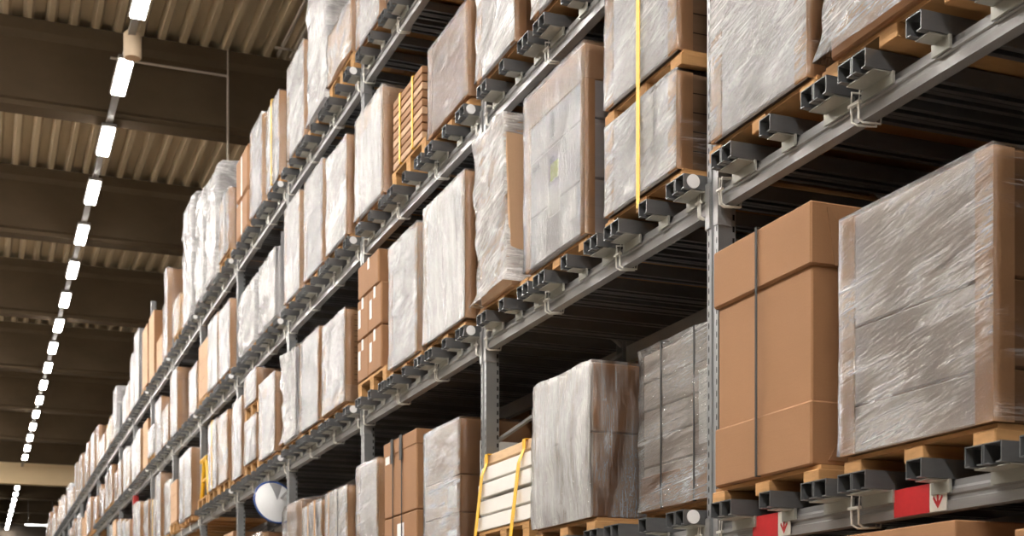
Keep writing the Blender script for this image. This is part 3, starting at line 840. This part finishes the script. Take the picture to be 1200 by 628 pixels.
std(2, 2, 2, 12.66, 13.32, 4.46, 'smooth white wrapped load with brown side', content='white_card', side='kraft', filmk='f_dense_glare', detail=1, amp=.003)
t = std(2, 3, 0, 13.75, 14.60, 4.30, 'bagged white load with dark grey side panel', content='white_card', side='white_card', filmk='f_dense_glare', sidefilm='f_side_v', corners=False, detail=1, amp=.02, round_top=.08)
link('side_panel', BX(.35, 1.0, -.035, -.030, .40, .85), 'paper_grey', t)
link('side_panel', BX(.04, .25, -.035, -.030, .40, .85), 'paper_grey', t)
std(2, 3, 1, 14.85, 15.75, 4.38, 'peaked white bagged load', content='white_card', side='white_card', filmk='f_dense_glare', sidefilm='f_diag', corners=False, detail=1, amp=.025, round_top=.22)
std(2, 4, 0, 16.31, 17.15, 4.37, 'wide white wrapped load with tan side', content='grey_card', side='kraft_pale', filmk='f_diag', detail=0)
std(2, 4, 1, 17.26, 18.0, 4.42, 'slim wrapped load with pink side', content='white_card', side='kraft', filmk='f_dense_glare', detail=0)
# --- top level ------------------------------------------------
std(3, 1, 0, 8.1, 8.85, 5.75, 'wrapped load out of view above photo edge', content='white_card', side='kraft', detail=0)
std(3, 1, 1, 9.03, 9.75, 5.75, 'wrapped load hidden at photo top edge', content='white_card', side='kraft', filmk='f_dense_glare', detail=0)
std(3, 1, 2, 9.97, 10.62, 5.80, 'white wrapped load right of orange pallet load', content='white_card', side='kraft', filmk='f_dense_glare', detail=1, amp=.004)
std(3, 2, 0, 10.77, 11.56, 5.42, 'tan wrapped load with crumpled film', pal='tall', content='kraft_pale', side='kraft', filmk='f_diag', detail=1, amp=.02)
std(3, 2, 1, 11.62, 12.30, 6.20, 'very tall white film-wrapped load', content='white_card', side='white_card', filmk='f_dense_glare', sidefilm='f_dense_glare', corners=False, detail=1, amp=.02, flare=.02)
std(3, 2, 2, 12.48, 13.20, 5.80, 'flat-topped white wrapped load with pale side', content='white_card', side='kraft_pale', filmk='f_dense_glare', detail=1, amp=.003)
std(3, 3, 0, 13.45, 14.20, 5.76, 'white wrapped load with yellow vertical stripe', content='white_card', side='kraft', filmk='f_dense_glare', detail=0, bands=((.48, .045, 'yellow'),))
std(3, 3, 1, 14.44, 15.10, 5.86, 'milky wrapped load with brown edge', content='white_card', side='kraft', filmk='f_diag', detail=0)
t_ = far_place(3, 3, 2); occupied.add((3, 3, 2))
z0 = pallet(3, 15.27, t_)
for k, (a, b) in enumerate(((0, .46), (.465, 1))):
    H = EYE + 5.86 - z0
    t = empty('cardboard_carton', (XF, 15.30, z0 + a * H), ['lower brown carton of plain pair on top level', 'upper brown carton of plain pair on top level'][k], 'carton', 'plain brown cartons')
    link('body', BX(0, 1.0, 0, .72, 0, (b - a) * H - .003, bev=.03), 'kraft', t)
    link('tape', BX(-.003, -.0005, .33, .39, .01, (b - a) * H - .05), 'paper', t)
std(3, 4, 0, 16.45, 17.15, 5.72, 'striped tan and grey wrapped load', content='kraft_pale', side='kraft', filmk='f_diag', detail=0, pal='tall', bands=((.3, .06, 'paper_grey'),))
std(3, 4, 1, 17.35, 18.10, 6.45, 'tall rounded white bagged roll, right of pair', content='white_card', side='white_card', filmk='f_dense_glare', sidefilm='f_dense_glare', corners=False, detail=1, amp=.03, round_top=.25)
std(3, 4, 2, 18.35, 19.10, 6.50, 'tall rounded white bagged roll, middle one', content='white_card', side='white_card', filmk='f_dense_glare', sidefilm='f_dense_glare', corners=False, detail=1, amp=.03, round_top=.25)
std(3, 5, 0, 19.40, 20.2, 6.72, 'tall rounded white bagged roll, left one', content='white_card', side='white_card', filmk='f_dense_glare', sidefilm='f_dense_glare', corners=False, detail=1, amp=.03, round_top=.25)
std(3, 5, 1, 20.6, 21.3, 5.5, 'tan open load on orange pallet', content='wood_pale', side='wood_pale', filmk='f_diag_clear', corners=False, detail=0, pal='tall')
std(3, 5, 2, 21.5, 22.3, 6.25, 'white wrapped load with flat pale side', content='white_card', side='kraft_pale', filmk='f_dense_glare', detail=0)
std(3, 7, 1, 25.9, 26.7, 6.2, 'tall white load with dark blue-grey side', content='white_card', side='paper_grey', filmk='f_dense_glare', detail=0, corners=False)
occupied.add((2, 3, 2))
occupied.add((0, 3, 0))
# --- remaining far slots -----------------------------------------
rnd = random.Random(11)
STY = [('white wrapped load with brown side', dict(content='white_card', side='kraft', filmk='f_dense_glare')),
       ('silver wrapped load with tan side', dict(content='grey_card', side='kraft_pale', filmk='f_diag')),
       ('orange-brown wrapped load', dict(content='kraft', side='kraft', filmk='f_diag_clear')),
       ('all-white bagged load', dict(content='white_card', side='white_card', filmk='f_dense_glare', sidefilm='f_dense_glare', corners=False)),
       ('pinkish wrapped carton load', dict(content='kraft_pale', side='kraft', filmk='f_diag')),
       ('white wrapped load with yellow strap', dict(content='white_card', side='kraft', filmk='f_dense_glare', bands=((.45, .06, 'yellow'),))),
       ('plain tan carton load', dict(content='kraft_pale', side='kraft', film_on=False, corners=False, seams=(.33, .66)))]
LIM = {0: (3, 5), 1: (4, 9), 2: (3, 14), 3: (5, 19)}
TOPR = {0: (1.2, 1.62), 1: (2.75, 3.15), 2: (4.05, 4.5), 3: (5.35, 6.1)}
for tier, (na, nb) in LIM.items():
    for n in range(na, nb + 1):
        for s in range(3):
            if (tier, n, s) in occupied or rnd.random() < .04: continue
            yb = Y0 + BAY * n + (.10, 1.0, 1.92)[s] + rnd.uniform(-.02, .04)
            w = rnd.uniform(.68, .80)
            look, kw = STY[rnd.choices(range(7), (5, 3, 2, 3, 3, 1.2, 1.5))[0]]
            zt = rnd.uniform(*TOPR[tier])
            std(tier, n, s, yb, yb + w, zt, look, pal=rnd.choice(('low', 'low', 'tall')), detail=0, x=XF + rnd.uniform(0, .05), **kw)
# --- bottom level ------------------------------------------------
for i, (a, b, zt) in enumerate(((3.47, 4.10, .455), (4.20, 4.95, .43), (2.45, 3.2, .40))):
    z0 = pallet(-1, (a + b) / 2 - .4, 'bottom level, %s bay, %s' % ('first', ['middle slot', 'far slot', 'near slot'][i]))
    t = empty('cardboard_carton', (XF, a, z0), ['brown carton under the right red arrow sign', 'brown carton under the left red arrow sign', 'brown carton on bottom level at the right photo edge'][i], 'carton', 'bottom level cartons')
    H = EYE + zt - z0
    link('body', BX(0, 1.05, 0, b - a, 0, H - .006, bev=.006), 'kraft', t)
    link('lid', BX(-.006, 1.056, -.006, b - a + .006, H - .12, H, bev=.004), 'kraft', t)
# ------------------------------------------------------------------ back row of racks
XR2 = 4.45
for n in range(-1, 6):
    bm = bmesh.new(); box(bm, XR2, XR2 + .085, -.046, .046, 0, ZT)
    o = link('back_rack_post', bm, 'post', None, (0, Y0 + BAY * n, 0)); tag(o, 'dark post of the back rack row behind the %s' % bayname(max(n, -1)), 'rack upright', 'back row posts')
    for tier in (0, 1, 2):
        if n > 4: continue
        o = link('back_rack_beam', BX(XR2 + .012, XR2 + .062, .05, BAY - .05, 0, BEAM_H), 'steel_rear', None, (0, Y0 + BAY * n, LV[tier]))
        tag(o, 'dark beam of the back rack row, %s, %s' % (TIER[tier], bayname(n)), 'rack beam', 'back row beams')
brs = bmesh.new()
for tier in (0, 1, 2):
    for n in range(-1, 5):
        for yy, dd in BARY:
            y = Y0 + BAY * n + yy; z = LV[tier] + BEAM_H + .001
            box(brs, XR2 - .05, XR2 + 1.1, y - .064 if dd else y - .04, y + .064 if dd else y + .04, z, z + BAR_H)
tag(link('support_bar', brs, 'galv'), 'dark support bars of the back rack row behind the front loads', 'support bar', 'back row bars', 'stuff')
k = 0
for tier, n, s, zt in ((0, -1, 0, 1.4), (0, -1, 1, 1.45), (0, -1, 2, 1.2), (0, 0, 0, 1.3), (0, 0, 1, 1.2), (0, 0, 2, 1.45), (0, 1, 0, 1.50), (0, 1, 2, 1.4), (0, 2, 1, 1.5), (0, 2, 2, 1.45), (0, 3, 0, 1.45), (0, 3, 1, 1.4),
                       (1, -1, 0, 2.8), (1, -1, 2, 2.75), (1, 0, 1, 2.8), (1, 0, 2, 2.7), (1, 1, 1, 2.8), (1, 2, 0, 2.8)):
    y = Y0 + BAY * n + (.10, 1.0, 1.92)[s]
    z0 = LV[tier] + BEAM_H + BAR_H + .003
    t = empty('cardboard_carton', (XR2 - .03, y, z0), 'shaded brown carton on the back row, %s' % far_place(tier, n, s), 'carton', 'back row cartons')
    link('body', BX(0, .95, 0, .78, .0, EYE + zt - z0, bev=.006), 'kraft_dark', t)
    link('tape', BX(-.002, -.0003, .36, .42, .02, EYE + zt - z0 - .02), 'kraft', t)

# ------------------------------------------------------------------ signs, ties, mirror
def sign(yc, zc, label):
    t = empty('arrow_sign', (XP + .008, yc, zc), label, 'sign', 'arrow signs on the beam')
    link('red_panel', BX(-.004, -.001, -.085, .100, -.043, .052), 'red', t)     # away from the camera lies at +y
    link('white_panel', BX(-.0045, -.001, -.172, -.088, -.043, .052), 'sticker_white', t)
    bm = bmesh.new()
    # downward arrow in the y-z plane
    c = -.130
    a = [(c - .004, .038), (c + .004, .038), (c + .004, -.014), (c + .021, .008), (c + .024, .000), (c, -.034), (c - .024, .000), (c - .021, .008), (c - .004, -.014)]
    prism_x(bm, a, -.0065, -.0047)
    link('arrow', bm, 'red', t)
sign(3.77, LV[0] + .046, 'red and white down-arrow sign on beam below the grey wrapped crate')
sign(4.68, LV[0] + .046, 'red and white down-arrow sign on beam below the big carton')
def tie(y, tier, label, sag=.0, gap=.02):
    bm = bmesh.new(); z = LV[tier]
    for dy in (-gap, gap):
        pts = [(XP + .05, y + dy, z + BEAM_H + .012), (XP - .012, y + dy * 1.2, z + BEAM_H + .008), (XP - .016, y + dy * 1.1, z + .05), (XP - .014, y + dy, z + .0 - sag),
               (XP + .0, y + dy * .8 - .01, z - .014 - sag), (XP + .07, y + dy * .6 - .02, z - .012), (XP + .085, y + dy, z + .04), (XP + .07, y + dy, z + BEAM_H + .012)]
        tube(bm, pts, .0042, 6)
    box(bm, XP - .024, XP - .010, y - gap - .012, y + gap + .012, z + .052, z + .062)
    tag(link('cable_tie', bm, 'tie'), label, 'cable tie', 'white cable ties')
for tier in (0, 1, 2, 3):
    for n in range(-1, 7):
        if (tier == 3 and n < 1) or (tier == 2 and n < 0): continue
        for j, yy in enumerate((-.09, .09, .885, 1.77)):
            if tier == 0 and n > 0: continue
            if j == 0 and (n == -1 or n - 1 not in BAYS[tier]): continue
            y = Y0 + BAY * n + yy
            nm = ['just left of', 'just right of'][0]
            pos = ['just before the bay post', 'just past the bay post', 'between near and middle slots', 'between middle and far slots'][j]
            tie(y, tier, 'white plastic tie on the beam, %s, %s, %s' % (TIER[tier], bayname(n), pos), gap=.02 if j > 1 else .008)
# round disc with blue rim (convex mirror) hung from the post
t = empty('round_mirror', (2.90, 13.95, EYE + 1.67), 'round white convex mirror with blue rim beside the wrapped loads', 'mirror')
def disc_bm(R, depth, seg=40, rings=6, a0=0, a1=2 * PI, off=0.):
    bm = bmesh.new(); g = []
    for i in range(rings + 1):
        r = R * i / rings; row = []
        for k in range(seg + 1):
            a = a0 + (a1 - a0) * k / seg
            row.append(bm.verts.new((r * math.cos(a), -depth * (1 - (r / R) ** 2) - off, r * math.sin(a))))
        g.append(row)
    for i in range(rings):
        for k in range(seg):
            bm.faces.new((g[i][k], g[i][k + 1], g[i + 1][k + 1], g[i + 1][k]))
    bmesh.ops.remove_doubles(bm, verts=bm.verts, dist=1e-5)
    return bm
o1 = link('mirror_face', disc_bm(.225, .05), 'white_plastic', t, smooth=True)
bm = bmesh.new(); tube(bm, [(.228 * math.cos(2 * PI * k / 40), .0, .228 * math.sin(2 * PI * k / 40)) for k in range(40)], .010, 8, True)
link('rim', bm, 'blue', t, smooth=True)
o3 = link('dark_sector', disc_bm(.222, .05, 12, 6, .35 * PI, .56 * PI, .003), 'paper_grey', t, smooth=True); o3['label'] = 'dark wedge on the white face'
bm = bmesh.new(); tube(bm, [(0, .005, 0), (.05, .02, .03), (.08, -.40, .05)], .012)
link('bracket', bm, 'steel', t)
t.rotation_euler = (math.radians(-18), math.radians(0), math.radians(12))

# ------------------------------------------------------------------ world, camera, colour
w = bpy.data.worlds.new('World'); S.world = w; w.use_nodes = True
w.node_tree.nodes['Background'].inputs[0].default_value = (.02, .018, .016, 1)
w.node_tree.nodes['Background'].inputs[1].default_value = .2
cam = bpy.data.cameras.new('Camera'); co = bpy.data.objects.new('Camera', cam); C.objects.link(co)
co.location = (0, 0, EYE)
co.rotation_euler = (math.radians(90), 0, -math.atan(633 / 1600))
cam.sensor_fit = 'HORIZONTAL'; cam.sensor_width = 36; cam.lens = 48
cam.shift_y = (779 - 314) / 1200
cam.clip_start = .05; cam.clip_end = 300
cam.dof.use_dof = True; cam.dof.focus_distance = 6.0; cam.dof.aperture_fstop = 5.0
S.camera = co
S.view_settings.view_transform = 'Standard'; S.view_settings.look = 'None'
S.view_settings.gamma = 1; S.view_settings.use_curve_mapping = False
S.view_settings.exposure = 0.58
S.cycles.transparent_max_bounces = 12; S.cycles.max_bounces = 8
S.cycles.use_denoising = True
